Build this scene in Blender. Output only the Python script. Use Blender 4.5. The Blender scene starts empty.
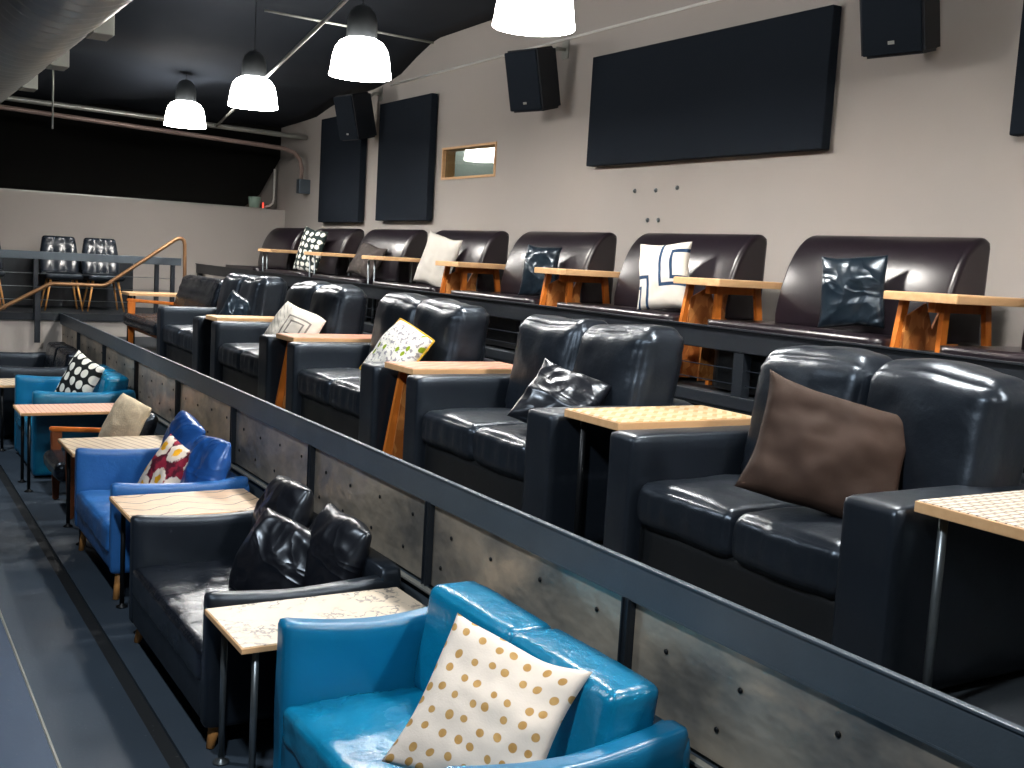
import bpy, bmesh, math, random
from mathutils import Vector, Matrix, noise
random.seed(7)
C = bpy.context.scene.collection
PI = math.pi
D = bpy.data

# ------------------------------------------------------------------ mesh helpers
class MB:
    def __init__(s):
        s.bm = bmesh.new()
        s.uv = s.bm.loops.layers.uv.new('UVMap')
    def _merge(s, tmp, smooth=False):
        me = D.meshes.new('tmp'); tmp.to_mesh(me); tmp.free()
        if smooth:
            for p in me.polygons: p.use_smooth = True
        s.bm.from_mesh(me); D.meshes.remove(me)
    def box(s, x0, x1, y0, y1, z0, z1, bev=0.0, seg=2, M=None):
        t = bmesh.new(); bmesh.ops.create_cube(t, size=1.0)
        for v in t.verts:
            v.co = Vector(((x0+x1)/2+v.co.x*(x1-x0), (y0+y1)/2+v.co.y*(y1-y0), (z0+z1)/2+v.co.z*(z1-z0)))
        if bev > 0:
            bmesh.ops.bevel(t, geom=list(t.edges), offset=bev, segments=seg, profile=0.5, affect='EDGES')
        if M is not None: t.transform(M)
        s._merge(t, bev > 0.012)
        return s
    def bar(s, a, b, w, h, bev=0.0, up=(0, 0, 1), w2=None, h2=None):
        """rectangular bar from a to b, w across, h along up; tapers to w2,h2"""
        a = Vector(a); b = Vector(b); d = (b-a); L = d.length; d.normalize()
        u = Vector(up); x = d.cross(u)
        if x.length < 1e-4: x = d.cross(Vector((1, 0, 0)))
        x.normalize(); u = x.cross(d).normalized()
        w2 = w if w2 is None else w2; h2 = h if h2 is None else h2
        t = bmesh.new(); vs = []
        for (p, ww, hh) in ((a, w, h), (b, w2, h2)):
            for sx, sz in ((-1, -1), (1, -1), (1, 1), (-1, 1)):
                vs.append(t.verts.new(p + x*sx*ww/2 + u*sz*hh/2))
        t.faces.new(vs[0:4]); t.faces.new(vs[7:3:-1])
        for i in range(4):
            j = (i+1) % 4
            t.faces.new((vs[i], vs[i+4], vs[j+4], vs[j]))
        bmesh.ops.recalc_face_normals(t, faces=list(t.faces))
        if bev > 0: bmesh.ops.bevel(t, geom=list(t.edges), offset=bev, segments=2, affect='EDGES')
        s._merge(t); return s
    def tube(s, pts, r, seg=10, r2=None, cap=True):
        pts = [Vector(p) for p in pts]; t = bmesh.new(); rings = []
        n = len(pts); r2 = r if r2 is None else r2
        prev = None
        for i, p in enumerate(pts):
            d = (pts[min(i+1, n-1)]-pts[max(i-1, 0)]).normalized()
            if prev is None:
                ref = Vector((0, 0, 1)) if abs(d.z) < .9 else Vector((1, 0, 0))
                x = d.cross(ref).normalized()
            else:
                x = (prev - d*prev.dot(d)).normalized()
            prev = x; y = d.cross(x)
            rr = r + (r2-r)*i/(n-1)
            rings.append([t.verts.new(p+(x*math.cos(2*PI*k/seg)+y*math.sin(2*PI*k/seg))*rr) for k in range(seg)])
        for a, b in zip(rings, rings[1:]):
            for k in range(seg):
                t.faces.new((a[k], a[(k+1) % seg], b[(k+1) % seg], b[k]))
        if cap:
            t.faces.new(rings[0][::-1]); t.faces.new(rings[-1])
        bmesh.ops.recalc_face_normals(t, faces=list(t.faces))
        s._merge(t, True); return s
    def lathe(s, prof, o=(0, 0, 0), seg=32, axis='Z'):
        t = bmesh.new(); rings = []
        for r, z in prof:
            ring = []
            for k in range(seg):
                a = 2*PI*k/seg
                p = Vector((r*math.cos(a), r*math.sin(a), z))
                if axis == 'Y': p = Vector((p.x, z, p.y))
                ring.append(t.verts.new(Vector(o)+p))
            rings.append(ring)
        for a, b in zip(rings, rings[1:]):
            for k in range(seg):
                t.faces.new((a[k], a[(k+1) % seg], b[(k+1) % seg], b[k]))
        bmesh.ops.recalc_face_normals(t, faces=list(t.faces))
        s._merge(t, True); return s
    def prism(s, poly, y0, y1, bev=0.0, axis='Y', smooth=False, seg=3):
        """poly of (a,b): (x,z) extruded along Y, or (y,z) along X, or (x,y) along Z"""
        t = bmesh.new()
        def mk(a, b, c):
            return {'Y': (a, c, b), 'X': (c, a, b), 'Z': (a, b, c)}[axis]
        v0 = [t.verts.new(mk(a, b, y0)) for a, b in poly]
        v1 = [t.verts.new(mk(a, b, y1)) for a, b in poly]
        f0 = t.faces.new(v0); f1 = t.faces.new(v1[::-1]); n = len(poly)
        for i in range(n):
            t.faces.new((v0[i], v1[i], v1[(i+1) % n], v0[(i+1) % n]))
        bmesh.ops.recalc_face_normals(t, faces=list(t.faces))
        if bev > 0:
            ed = [e for e in t.edges if any(f in (f0, f1) for f in e.link_faces)]
            bmesh.ops.bevel(t, geom=ed, offset=bev, segments=seg, affect='EDGES', clamp_overlap=True)
        s._merge(t, smooth); return s
    def soft(s, x0, x1, y0, y1, z0, z1, r=.06, n=14, puff=(0, 0, 0), wr=0.0, ws=6.0, seed=0.0, fn=None, M=None, ridge=False):
        """a rounded, puffed block with soft wrinkles"""
        t = bmesh.new(); hx, hy, hz = (x1-x0)/2, (y1-y0)/2, (z1-z0)/2
        cx, cy, cz = (x0+x1)/2, (y0+y1)/2, (z0+z1)/2
        H = (hx, hy, hz); r = min(r, hx*.98, hy*.98, hz*.98)
        vm = {}
        def key(p): return (round(p[0], 5), round(p[1], 5), round(p[2], 5))
        # denser sampling near the edges
        def warp(k):
            a = -1+2*k/n
            return math.sin(a*PI/2)*.55+a*.45
        def vert(p):
            k = key(p)
            if k in vm: return vm[k]
            q = [p[i]*H[i] for i in range(3)]
            c = [max(-(H[i]-r), min(H[i]-r, q[i])) for i in range(3)]
            d = Vector([q[i]-c[i] for i in range(3)])
            if d.length > 1e-9: d = d.normalized()*r
            w = Vector(c)+d
            for i in range(3):
                if puff[i]:
                    j, l = (i+1) % 3, (i+2) % 3
                    g = max(0, 1-p[j]**2)**.6*max(0, 1-p[l]**2)**.6
                    w[i] += p[i]*puff[i]*g
            if wr:
                nn = Vector([c_/max(h, 1e-6) for c_, h in zip(w, H)]).normalized()
                co = (w+Vector((cx, cy, cz)))*ws+Vector((seed*3.1, seed*1.7, seed*5.3))
                if ridge:
                    v = 1-abs(noise.noise(co))*2.2-abs(noise.noise(co*2.3))*.6
                    w += nn*(v*wr)
                else:
                    w += nn*(noise.noise(co)*wr+noise.noise(co*2.7)*wr*.4)
            if fn: w = fn(w, p)
            vm[k] = t.verts.new(w+Vector((cx, cy, cz)))
            return vm[k]
        for ax in range(3):
            b, c_ = (ax+1) % 3, (ax+2) % 3
            for sg in (-1, 1):
                for i in range(n):
                    for j in range(n):
                        vs = []
                        for di, dj in ((0, 0), (1, 0), (1, 1), (0, 1)):
                            p = [0, 0, 0]; p[ax] = sg; p[b] = warp(i+di); p[c_] = warp(j+dj)
                            vs.append(vert(p))
                        if sg < 0: vs.reverse()
                        try: t.faces.new(vs)
                        except ValueError: pass
        if M is not None: t.transform(M)
        s._merge(t, True); return s
    def build(s, name, mat, parent=None, loc=None):
        me = D.meshes.new(name); s.bm.to_mesh(me); s.bm.free()
        o = D.objects.new(name, me); C.objects.link(o)
        if mat: me.materials.append(mat)
        if parent: o.parent = parent
        if loc: o.location = loc
        return o

def tag(o, label, cat, group=None, kind=None):
    if label: o['label'] = label
    if cat: o['category'] = cat
    if group: o['group'] = group
    if kind: o['kind'] = kind
    return o
def thing(name, label, cat, loc, group=None, rz=0.0):
    o = D.objects.new(name, None); C.objects.link(o); o.location = loc; o.rotation_euler = (0, 0, rz)
    o.empty_display_size = .1
    return tag(o, label, cat, group)
def struct(o, label=None):
    o['kind'] = 'structure'
    if label: o['label'] = label
    return o

# ------------------------------------------------------------------ material helpers
def srgb(r, g, b):
    f = lambda c: c/12.92 if c <= .04045 else ((c+.055)/1.055)**2.4
    return (f(r/255), f(g/255), f(b/255), 1)
class NT:
    def __init__(s, name):
        s.m = D.materials.new(name); s.m.use_nodes = True
        s.t = s.m.node_tree; s.b = s.t.nodes['Principled BSDF']
    def n(s, typ, **k):
        x = s.t.nodes.new(typ)
        for a, v in k.items(): setattr(x, a, v)
        return x
    def link(s, a, b): s.t.links.new(a, b)
    def put(s, sock, v):
        if hasattr(v, 'is_output'): s.link(v, sock)
        else: sock.default_value = v
    def math(s, op, a, b=None, c=None):
        x = s.n('ShaderNodeMath', operation=op)
        s.put(x.inputs[0], a)
        if b is not None: s.put(x.inputs[1], b)
        if c is not None: s.put(x.inputs[2], c)
        return x.outputs[0]
    def mix(s, fac, a, b):
        x = s.n('ShaderNodeMix', data_type='RGBA')
        s.put(x.inputs[0], fac); s.put(x.inputs[6], a); s.put(x.inputs[7], b)
        return x.outputs[2]
    def coord(s, which='Object', scale=None):
        c = s.n('ShaderNodeTexCoord').outputs[which]
        if scale:
            mp = s.n('ShaderNodeMapping'); s.link(c, mp.inputs[0]); mp.inputs['Scale'].default_value = scale
            return mp.outputs[0]
        return c
    def noise(s, vec, scale, detail=2, rough=.5):
        x = s.n('ShaderNodeTexNoise'); s.link(vec, x.inputs['Vector'])
        x.inputs['Scale'].default_value = scale; x.inputs['Detail'].default_value = detail; x.inputs['Roughness'].default_value = rough
        return x.outputs[0]
    def vor(s, vec, scale, rand=1.0, feature='F1', out='Distance', dim='3D'):
        x = s.n('ShaderNodeTexVoronoi', feature=feature, voronoi_dimensions=dim); s.link(vec, x.inputs['Vector'])
        x.inputs['Scale'].default_value = scale; x.inputs['Randomness'].default_value = rand
        return x.outputs[out]
    def step(s, v, lo, hi):
        x = s.n('ShaderNodeMapRange', interpolation_type='SMOOTHSTEP')
        s.put(x.inputs[0], v); x.inputs[1].default_value = lo; x.inputs[2].default_value = hi
        return x.outputs[0]
    def xyz(s, vec):
        x = s.n('ShaderNodeSeparateXYZ'); s.link(vec, x.inputs[0]); return x.outputs
    def bump(s, h, strength=.3, dist=.01):
        x = s.n('ShaderNodeBump'); s.link(h, x.inputs['Height'])
        x.inputs['Strength'].default_value = strength; x.inputs['Distance'].default_value = dist
        s.link(x.outputs[0], s.b.inputs['Normal'])
    def set(s, col=None, rough=None, metal=None, spec=None, coat=None):
        if col is not None: s.put(s.b.inputs['Base Color'], col)
        if rough is not None: s.put(s.b.inputs['Roughness'], rough)
        if metal is not None: s.put(s.b.inputs['Metallic'], metal)
        if spec is not None: s.b.inputs['Specular IOR Level'].default_value = spec
        if coat is not None: s.b.inputs['Coat Weight'].default_value = coat[0]; s.b.inputs['Coat Roughness'].default_value = coat[1]
        return s.m

def plain(name, col, rough=.5, metal=0, spec=.5, var=.12, vs=4.0, bs=0.0, bsc=60):
    t = NT(name); c = t.coord()
    n = t.noise(c, vs, 3)
    dark = tuple(x*(1-var) for x in col[:3])+(1,); lite = tuple(min(1, x*(1+var)) for x in col[:3])+(1,)
    t.set(t.mix(n, dark, lite), rough, metal, spec)
    if bs: t.bump(t.noise(c, bsc, 2), bs, .004)
    return t.m
def leather(name, col, rough=.36, wr=.35, wsc=9, spec=.5, crink=0.0, tint=(1, 1, 1, 1)):
    t = NT(name); c = t.coord(); t.b.inputs['Specular Tint'].default_value = tint
    n = t.noise(c, 3.5, 3)
    t.set(t.mix(n, tuple(x*.85 for x in col[:3])+(1,), tuple(x*1.15 for x in col[:3])+(1,)), t.math('MULTIPLY_ADD', t.noise(c, 5, 3), .16, rough-.08), 0, spec)
    h = t.math('ADD', t.math('MULTIPLY', t.noise(c, wsc, 3, .6), 1.0), t.math('MULTIPLY', t.vor(c, 170), .05))
    if crink:
        h = t.math('ADD', h, t.math('MULTIPLY', t.vor(c, 14, 1, 'DISTANCE_TO_EDGE'), crink))
    t.bump(h, wr, .02)
    return t.m
def satin(name, col, rough=.22, sc=5, st=.9):
    t = NT(name); c = t.coord('Object', (1.0, 1.0, 1.9))
    w = t.n('ShaderNodeTexNoise'); t.link(c, w.inputs['Vector']); w.inputs['Scale'].default_value = sc; w.inputs['Detail'].default_value = 1.5; w.inputs['Distortion'].default_value = 1.2
    a = t.math('ABSOLUTE', t.math('SUBTRACT', w.outputs[0], .5))
    t.b.inputs['Specular Tint'].default_value = (.8, .9, 1, 1)
    t.set(col, rough, 0, .7); t.bump(t.math('MULTIPLY', a, -2.0), st, .03)
    return t.m
def wood(name, a, b, rough=.5, sc=(3, 40, 40), along='X'):
    t = NT(name); s_ = {'X': (2.2, 26, 26), 'Y': (26, 2.2, 26), 'Z': (26, 26, 2.2)}[along]
    c = t.coord('Object', s_)
    t.set(t.mix(t.noise(c, 1.0, 4, .6), a, b), rough, 0, .3); t.bump(t.noise(c, 2.0, 2), .08, .003)
    return t.m
def osb(name, tint=1.0):
    t = NT(name); c = t.coord('Object', (1, 1, .55))
    col = t.vor(c, 30, 1, 'F1', 'Color')
    f = t.xyz(col)[0]
    t.set(t.mix(t.math('MULTIPLY', f, t.noise(c, 12, 3)), srgb(150, 82, 30), srgb(236, 168, 96)), .6, 0, .3)
    t.bump(f, .15, .003)
    return t.m

BLK = leather('black_leather', srgb(24, 29, 36), .34, .22, 8, .7, tint=(.70, .84, 1, 1))
BLK_ARM = leather('black_leather_smooth', srgb(25, 30, 37), .37, .10, 5, .6, tint=(.70, .84, 1, 1))
BLK_SHADED = leather('black_leather_shaded', srgb(20, 23, 26), .45, .10, 5, .4)  # darker copy of the leather, shade painted into sofa bases and front rails
BLK_OLD = leather('black_crinkled_leather', srgb(18, 22, 29), .25, .5, 9, .65, tint=(.70, .84, 1, 1))
BRN = plain('dark_brown_vinyl', srgb(27, 21, 27), .29, 0, .5, .1, 2)
TEAL = leather('teal_leather', srgb(8, 118, 158), .26, .34, 10)
TEAL_P = leather('teal_leather_flat', srgb(8, 108, 150), .33, .12, 5)
BLUE = leather('blue_leather', srgb(44, 102, 168), .34, .25, 13)
SATB = satin('black_satin', srgb(20, 22, 28), .30, 2.6, .55)
SATU = satin('blue_satin', srgb(34, 82, 152), .28, 3.2, .5)
SATT = satin('dark_teal_satin', srgb(20, 32, 42), .28, 3.0, .55)
BRNC = plain('brown_velvet', srgb(54, 40, 33), .75, 0, .2, .3, 7, .8, 9)
GRYC = plain('light_grey_cloth', srgb(200, 196, 188), .9, 0, .1, .06, 8, .2, 200)
DRKC = plain('charcoal_cloth', srgb(58, 52, 50), .85, 0, .2, .2, 8, .2, 200)
FUZZ = plain('beige_fleece', srgb(216, 200, 172), .95, 0, .05, .22, 60, .9, 120)
STEEL = plain('blue_grey_painted_steel', srgb(82, 93, 102), .42, .35, .5, .18, 6, .12, 90)
STEELD = plain('dark_steel', srgb(34, 40, 47), .45, .3, .5, .15, 6)
PIPE = plain('galvanised_pipe', srgb(128, 136, 140), .35, .8, .5, .15, 30)
BLKMET = plain('black_metal', srgb(24, 27, 30), .4, .4)
CONDUIT = plain('conduit_metal', srgb(170, 172, 165), .4, .6)
WALLM = plain('beige_painted_wall', srgb(180, 174, 168), .85, 0, .2, .05, 1.2, .12, 40)
GREYW = plain('grey_painted_wall', srgb(120, 118, 114), .85, 0, .2, .06, 2)
BLKF = plain('black_acoustic_fabric', srgb(30, 36, 44), .95, 0, .1, .06, 60, .3, 400)
BLKS = plain('black_cabinet', srgb(24, 29, 36), .6, 0, .35, .1, 60, .2, 300)
CEIL = plain('black_ceiling_drape', srgb(40, 45, 52), .9, 0, .15, .25, 1.5, .25, 6)
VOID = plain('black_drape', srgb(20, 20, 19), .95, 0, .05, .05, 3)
PLY = wood('pale_pine_edge', srgb(206, 158, 110), srgb(236, 196, 148))
ORW = wood('orange_wood', srgb(168, 84, 24), srgb(226, 134, 52), .45, along='Z')
LEGW = wood('light_beech', srgb(190, 120, 60), srgb(232, 176, 108), .45, along='Z')
DLEG = wood('brown_wood', srgb(104, 58, 34), srgb(150, 88, 52), .45, along='Z')
BRONZE = plain('bronze_handrail', srgb(150, 112, 78), .4, .5)
OSB = osb('oriented_strand_board')
WHITEP = plain('white_plastic', srgb(225, 225, 220), .5)

# ---- floors
def floor_mat(name, col, rough):
    t = NT(name); c = t.coord()
    n = t.noise(c, 1.6, 5, .6)
    f = t.step(t.noise(c, 38, 2), .70, .76)
    base = t.mix(n, tuple(x*.7 for x in col[:3])+(1,), tuple(x*1.3 for x in col[:3])+(1,))
    t.set(t.mix(t.math('MULTIPLY', f, .25), base, srgb(120, 122, 122)), t.math('MULTIPLY_ADD', n, .2, rough), 0, .4)
    t.bump(t.noise(c, 60, 2), .1, .003)
    return t.m
FL = floor_mat('dark_vinyl_floor', srgb(50, 62, 74), .5)
FLB = floor_mat('blue_grey_floor', srgb(54, 70, 90), .5)
FLD = floor_mat('black_groove', srgb(24, 28, 31), .6)
FLT = floor_mat('platform_floor', srgb(44, 50, 55), .5)
# ---- brushed sheet metal
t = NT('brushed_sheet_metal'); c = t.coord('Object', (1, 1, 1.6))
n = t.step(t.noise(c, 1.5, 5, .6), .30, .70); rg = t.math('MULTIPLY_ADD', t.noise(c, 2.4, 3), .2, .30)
t.set(t.mix(n, srgb(124, 124, 122), srgb(212, 198, 178)), rg, .62, .5); t.bump(t.math('ADD', t.noise(c, 2.6, 3), t.math('MULTIPLY', t.noise(c, 9, 2), .12)), .5, .07)  # pale and dark blotches in the colour stand in for blurry reflections
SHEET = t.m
# ---- spiral duct metal
t = NT('galvanised_duct'); c = t.coord()
t.set(t.mix(t.noise(c, 5, 3), srgb(170, 177, 176), srgb(212, 212, 202)), .32, .45, .6)
DUCT = t.m
# ---- lamp materials
t = NT('frosted_shade_glow'); t.set(srgb(240, 236, 228), .5)
t.b.inputs['Emission Color'].default_value = (1.0, .96, .92, 1); t.b.inputs['Emission Strength'].default_value = 30.0
SHADE = t.m
t = NT('red_pilot_light'); t.set(srgb(200, 20, 20), .5); t.b.inputs['Emission Color'].default_value = (1, .08, .05, 1); t.b.inputs['Emission Strength'].default_value = 1.5
REDL = t.m
t = NT('clear_glass'); t.set((.8, .9, .87, 1), .02, 0, .9)
t.b.inputs['Transmission Weight'].default_value = 1.0; t.b.inputs['IOR'].default_value = 1.5
GLASS = t.m
CAPM = plain('smoked_lamp_cap', srgb(70, 74, 76), .35, .2)

# ---- table top patterns (object coordinates: x depth, y width)
PALE, PALE2 = srgb(236, 214, 186), srgb(226, 200, 168)
def top_sketch():
    t = NT('table_top_sketches'); c = t.coord(); 
    w = t.noise(c, 13, 3, .6); ln = t.math('SUBTRACT', 1.0, t.step(t.math('ABSOLUTE', t.math('SUBTRACT', w, .5)), .015, .04))
    mk = t.step(t.noise(c, 5, 2), .44, .56)
    t.set(t.mix(t.math('MULTIPLY', ln, mk), t.mix(t.noise(c, 4, 3), srgb(222, 208, 188), srgb(208, 190, 166)), srgb(128, 120, 112)), .4, 0, .4); return t.m
def top_waves():
    t = NT('table_top_wave_lines'); c = t.coord(); X, Y, Z = t.xyz(c)
    s1 = t.math('SINE', t.math('MULTIPLY', X, 13.5)); s1 = t.math('MULTIPLY', t.math('MULTIPLY', s1, t.math('ABSOLUTE', s1)), .07)
    v = t.math('MULTIPLY', t.math('ADD', Y, s1), 6.2); fr = t.math('ABSOLUTE', t.math('SUBTRACT', t.math('FRACT', v), .5))
    ln = t.math('SUBTRACT', 1.0, t.step(fr, .02, .05))
    v2 = t.math('MULTIPLY', Y, 9.0); f2 = t.math('ABSOLUTE', t.math('SUBTRACT', t.math('FRACT', v2), .5))
    l2 = t.math('MULTIPLY', t.math('SUBTRACT', 1.0, t.step(f2, .015, .04)), .55)
    base = t.mix(t.noise(t.coord('Object', (2, 20, 20)), 1, 4), srgb(212, 180, 146), srgb(226, 200, 170))
    t.set(t.mix(t.math('MAXIMUM', ln, l2), base, srgb(84, 66, 52)), .42, 0, .4); return t.m
def top_slats(name, a, b, line, N=17, slant=.25, amt=.8):
    t = NT(name); c = t.coord(); X, Y, Z = t.xyz(c)
    v = t.math('MULTIPLY', t.math('ADD', X, t.math('MULTIPLY', Y, slant)), N)
    fr = t.math('FRACT', v); ln = t.math('MULTIPLY', t.math('SUBTRACT', 1.0, t.step(fr, .08, .3)), amt)
    t.set(t.mix(ln, t.mix(t.noise(c, 6, 3), a, b), line), .45, 0, .35); return t.m
def top_chevron(name, a, b, N=16, amp=.06, per=9.0):
    t = NT(name); c = t.coord(); X, Y, Z = t.xyz(c)
    tri = t.math('ABSOLUTE', t.math('SUBTRACT', t.math('FRACT', t.math('MULTIPLY', X, per)), .5))
    v = t.math('FRACT', t.math('MULTIPLY', t.math('ADD', Y, t.math('MULTIPLY', tri, amp*2)), N))
    k = t.step(t.math('ABSOLUTE', t.math('SUBTRACT', v, .5)), .22, .3)
    t.set(t.mix(k, a, b), .42, 0, .4); return t.m
def top_dashes(name):
    t = NT(name); c = t.coord('Object', (1, 1, 1))
    b = t.n('ShaderNodeTexBrick'); t.link(c, b.inputs['Vector'])
    b.inputs['Scale'].default_value = 9; b.inputs['Mortar Size'].default_value = .035; b.inputs['Brick Width'].default_value = .42; b.inputs['Row Height'].default_value = .26
    b.inputs['Color1'].default_value = srgb(238, 228, 212); b.inputs['Color2'].default_value = srgb(226, 212, 194); b.inputs['Mortar'].default_value = srgb(140, 126, 110)
    t.set(b.outputs[0], .45, 0, .4); return t.m
T_SK, T_WV = top_sketch(), top_waves()
T_CR = top_slats('table_top_cream_slats', srgb(226, 210, 186), srgb(214, 194, 166), srgb(140, 110, 86), 15, .3)
T_PK = top_slats('table_top_pink_slats', srgb(238, 196, 172), srgb(226, 176, 150), srgb(168, 100, 84), 26, .0, .7)
T_CH = top_chevron('table_top_chevrons', srgb(224, 204, 174), srgb(206, 166, 108))
T_PN = top_chevron('table_top_rose_chevrons', srgb(226, 170, 146), srgb(206, 140, 116), 10, .05, 6)
T_DS = top_dashes('table_top_dashes')
T_PL = wood('table_top_pine', srgb(214, 170, 122), srgb(238, 204, 160))

# ---- cushion patterns (UV)
def uvpat(name, fn, rough=.85):
    t = NT(name); uv = t.coord('UV'); c = t.coord()
    t.set(fn(t, uv), rough, 0, .2)
    t.bump(t.math('ADD', t.noise(c, 9, 2), t.math('MULTIPLY', t.noise(c, 160, 1), .08)), .35, .02); return t.m
def p_gold(t, uv):
    w = t.noise(uv, 9, 1); d = t.math('ADD', t.vor(uv, 8.0, .40, dim='2D'), t.math('MULTIPLY', t.math('SUBTRACT', w, .5), .22))
    return t.mix(t.step(d, .20, .235), t.mix(t.noise(uv, 14, 1), srgb(176, 128, 62), srgb(214, 178, 118)), srgb(240, 228, 214))
def p_dots(t, uv):
    d = t.vor(uv, 4.3, .25, dim='2D'); return t.mix(t.step(d, .36, .40), srgb(236, 234, 222), srgb(26, 30, 30))
def p_ring(t, cx, cy, r, w, X, Y):
    a = t.math('MAXIMUM', t.math('ABSOLUTE', t.math('SUBTRACT', X, cx)), t.math('ABSOLUTE', t.math('SUBTRACT', Y, cy)))
    return t.math('SUBTRACT', 1.0, t.step(t.math('ABSOLUTE', t.math('SUBTRACT', a, r)), w*.8, w))
def p_geo(t, uv):
    X, Y, Z = t.xyz(uv)
    g = t.math('MAXIMUM', p_ring(t, .92, .66, .20, .03, X, Y), p_ring(t, .86, .72, .36, .03, X, Y))
    g = t.math('MAXIMUM', g, p_ring(t, -.02, .22, .26, .03, X, Y)); g = t.math('MAXIMUM', g, p_ring(t, -.08, .16, .16, .025, X, Y))
    return t.mix(g, srgb(238, 232, 220), srgb(40, 66, 96))
def p_emb(t, uv):
    X, Y, Z = t.xyz(uv)
    g = t.math('MAXIMUM', p_ring(t, .62, .5, .14, .018, X, Y), p_ring(t, .62, .5, .24, .018, X, Y))
    st = t.math('SUBTRACT', 1.0, t.step(t.math('ABSOLUTE', t.math('SUBTRACT', t.math('FRACT', t.math('MULTIPLY', t.math('ADD', X, Y), 9)), .5)), .05, .1))
    st = t.math('MULTIPLY', st, t.math('LESS_THAN', X, .3)); g = t.math('MAXIMUM', g, t.math('MULTIPLY', st, .7))
    return t.mix(g, srgb(240, 236, 226), srgb(136, 132, 126))
def p_leaf(t, uv):
    mp = t.n('ShaderNodeMapping'); t.link(uv, mp.inputs[0]); mp.inputs['Rotation'].default_value = (0, 0, .6); mp.inputs['Scale'].default_value = (1.5, 1, 1)
    d = t.vor(mp.outputs[0], 6.2, 1, dim='2D'); cc = t.xyz(t.vor(mp.outputs[0], 6.2, 1, 'F1', 'Color', '2D'))[0]
    leaf = t.math('MULTIPLY', t.math('SUBTRACT', 1.0, t.step(d, .26, .32)), t.math('GREATER_THAN', cc, .62))
    gry = t.math('MULTIPLY', t.step(t.noise(uv, 16, 3), .52, .60), .75)
    return t.mix(leaf, t.mix(gry, srgb(232, 230, 222), srgb(110, 108, 122)), srgb(128, 152, 28))
def p_flor(t, uv):
    d = t.vor(uv, 2.7, .7, dim='2D'); w = t.math('ADD', d, t.math('MULTIPLY', t.math('SUBTRACT', t.noise(uv, 15, 2), .5), .25))
    a = t.mix(t.step(w, .18, .22), srgb(240, 176, 40), srgb(236, 222, 206))
    b = t.mix(t.step(w, .44, .50), a, t.mix(t.step(t.noise(uv, 6, 2), .45, .55), srgb(150, 40, 62), srgb(84, 28, 44)))
    return b
def p_thr(t, uv):
    mp = t.n('ShaderNodeMapping'); t.link(uv, mp.inputs[0]); mp.inputs['Scale'].default_value = (1, 1.5, 1)
    d = t.vor(mp.outputs[0], 4.6, .3, dim='2D'); w = t.math('ADD', d, t.math('MULTIPLY', t.math('SUBTRACT', t.noise(uv, 18, 1), .5), .3))
    return t.mix(t.step(w, .32, .40), srgb(238, 236, 226), srgb(40, 52, 50))
P_GOLD, P_DOTS, P_GEO, P_EMB, P_LEAF, P_FLOR, P_THR = [uvpat(n_, f_) for n_, f_ in (
    ('gold_spot_cotton', p_gold), ('white_dot_cotton', p_dots), ('navy_line_cotton', p_geo), ('embroidered_cotton', p_emb),
    ('leaf_print_cotton', p_leaf), ('flower_print_cotton', p_flor), ('white_patch_cotton', p_thr))]

# ------------------------------------------------------------------ cushions
def pillow_bm(w, h, th, seed=0, wr=.008, ws=9, pinch=.07, n=34, droop=0.0, ridge=False, fold=0.0):
    mb = MB(); bm = mb.bm; uvl = mb.uv
    def pos(i, j, sg):
        u, v = -1+2*i/n, -1+2*j/n
        x = u*(1-pinch*(1-v*v))*w/2; z = v*(1-pinch*(1-u*u))*h/2
        t_ = th/2*(max(0, (1-u**2))*max(0, (1-v**2)))**.42
        y = sg*t_
        co = Vector((x*ws+seed*7.7, z*ws-seed*3.1, seed*1.3+sg*4))
        e = (max(0, (1-u*u))*max(0, 1-v*v))**.25
        if ridge: k = (.6-abs(noise.noise(co))*2.0-abs(noise.noise(co*2.1))*.8)
        else: k = noise.noise(co)+.5*noise.noise(co*2.2)
        y += sg*k*wr*e
        x += noise.noise(Vector((z*5, seed, 2)))*.012; z += noise.noise(Vector((x*5, seed, 9)))*.014
        z -= droop*abs(u)**2*(v > 0)*max(0, v)
        y += fold*abs(z/(h/2))**2*(1 if z > 0 else -.3)
        return Vector((x, y, z))
    V = {}
    def vert(i, j, sg):
        k = (i, j, 0 if i in (0, n) or j in (0, n) else sg)
        if k not in V: V[k] = bm.verts.new(pos(i, j, sg))
        return V[k]
    for sg in (-1, 1):
        for i in range(n):
            for j in range(n):
                idx = [(i, j), (i+1, j), (i+1, j+1), (i, j+1)]
                if sg > 0: idx = idx[::-1]
                try: f = bm.faces.new([vert(a, b, sg) for a, b in idx])
                except ValueError: continue
                f.smooth = True
                for lp, (a, b) in zip(f.loops, idx): lp[uvl].uv = (a/n, b/n)
    return mb
def pillow(label, mat, ctr, w, h, th, yaw=-90, lean=15, roll=0, group='loose cushions on the sofas', name='throw_pillow', piping=None, cat='pillow', **k):
    mb = pillow_bm(w, h, th, **k)
    o = mb.build(name, mat)
    R = Matrix.Rotation(math.radians(yaw), 4, 'Z') @ Matrix.Rotation(math.radians(-lean), 4, 'X') @ Matrix.Rotation(math.radians(roll), 4, 'Y')
    o.matrix_world = Matrix.Translation(Vector(ctr)) @ R
    tag(o, label, cat, group)
    if piping:
        p = []
        m = 14
        hw, hh = w/2, h/2
        pin = k.get('pinch', .07)
        for e in range(4):
            for q in range(m):
                s_ = -1+2*q/m
                u, v = ((s_, -1), (1, s_), (-s_, 1), (-1, -s_))[e]
                p.append((u*(1-pin*(1-v*v))*hw, 0, v*(1-pin*(1-u*u))*hh))
        p.append(p[0])
        MB().tube(p, .007, 6).build('piping', piping, o)
    return o

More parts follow.
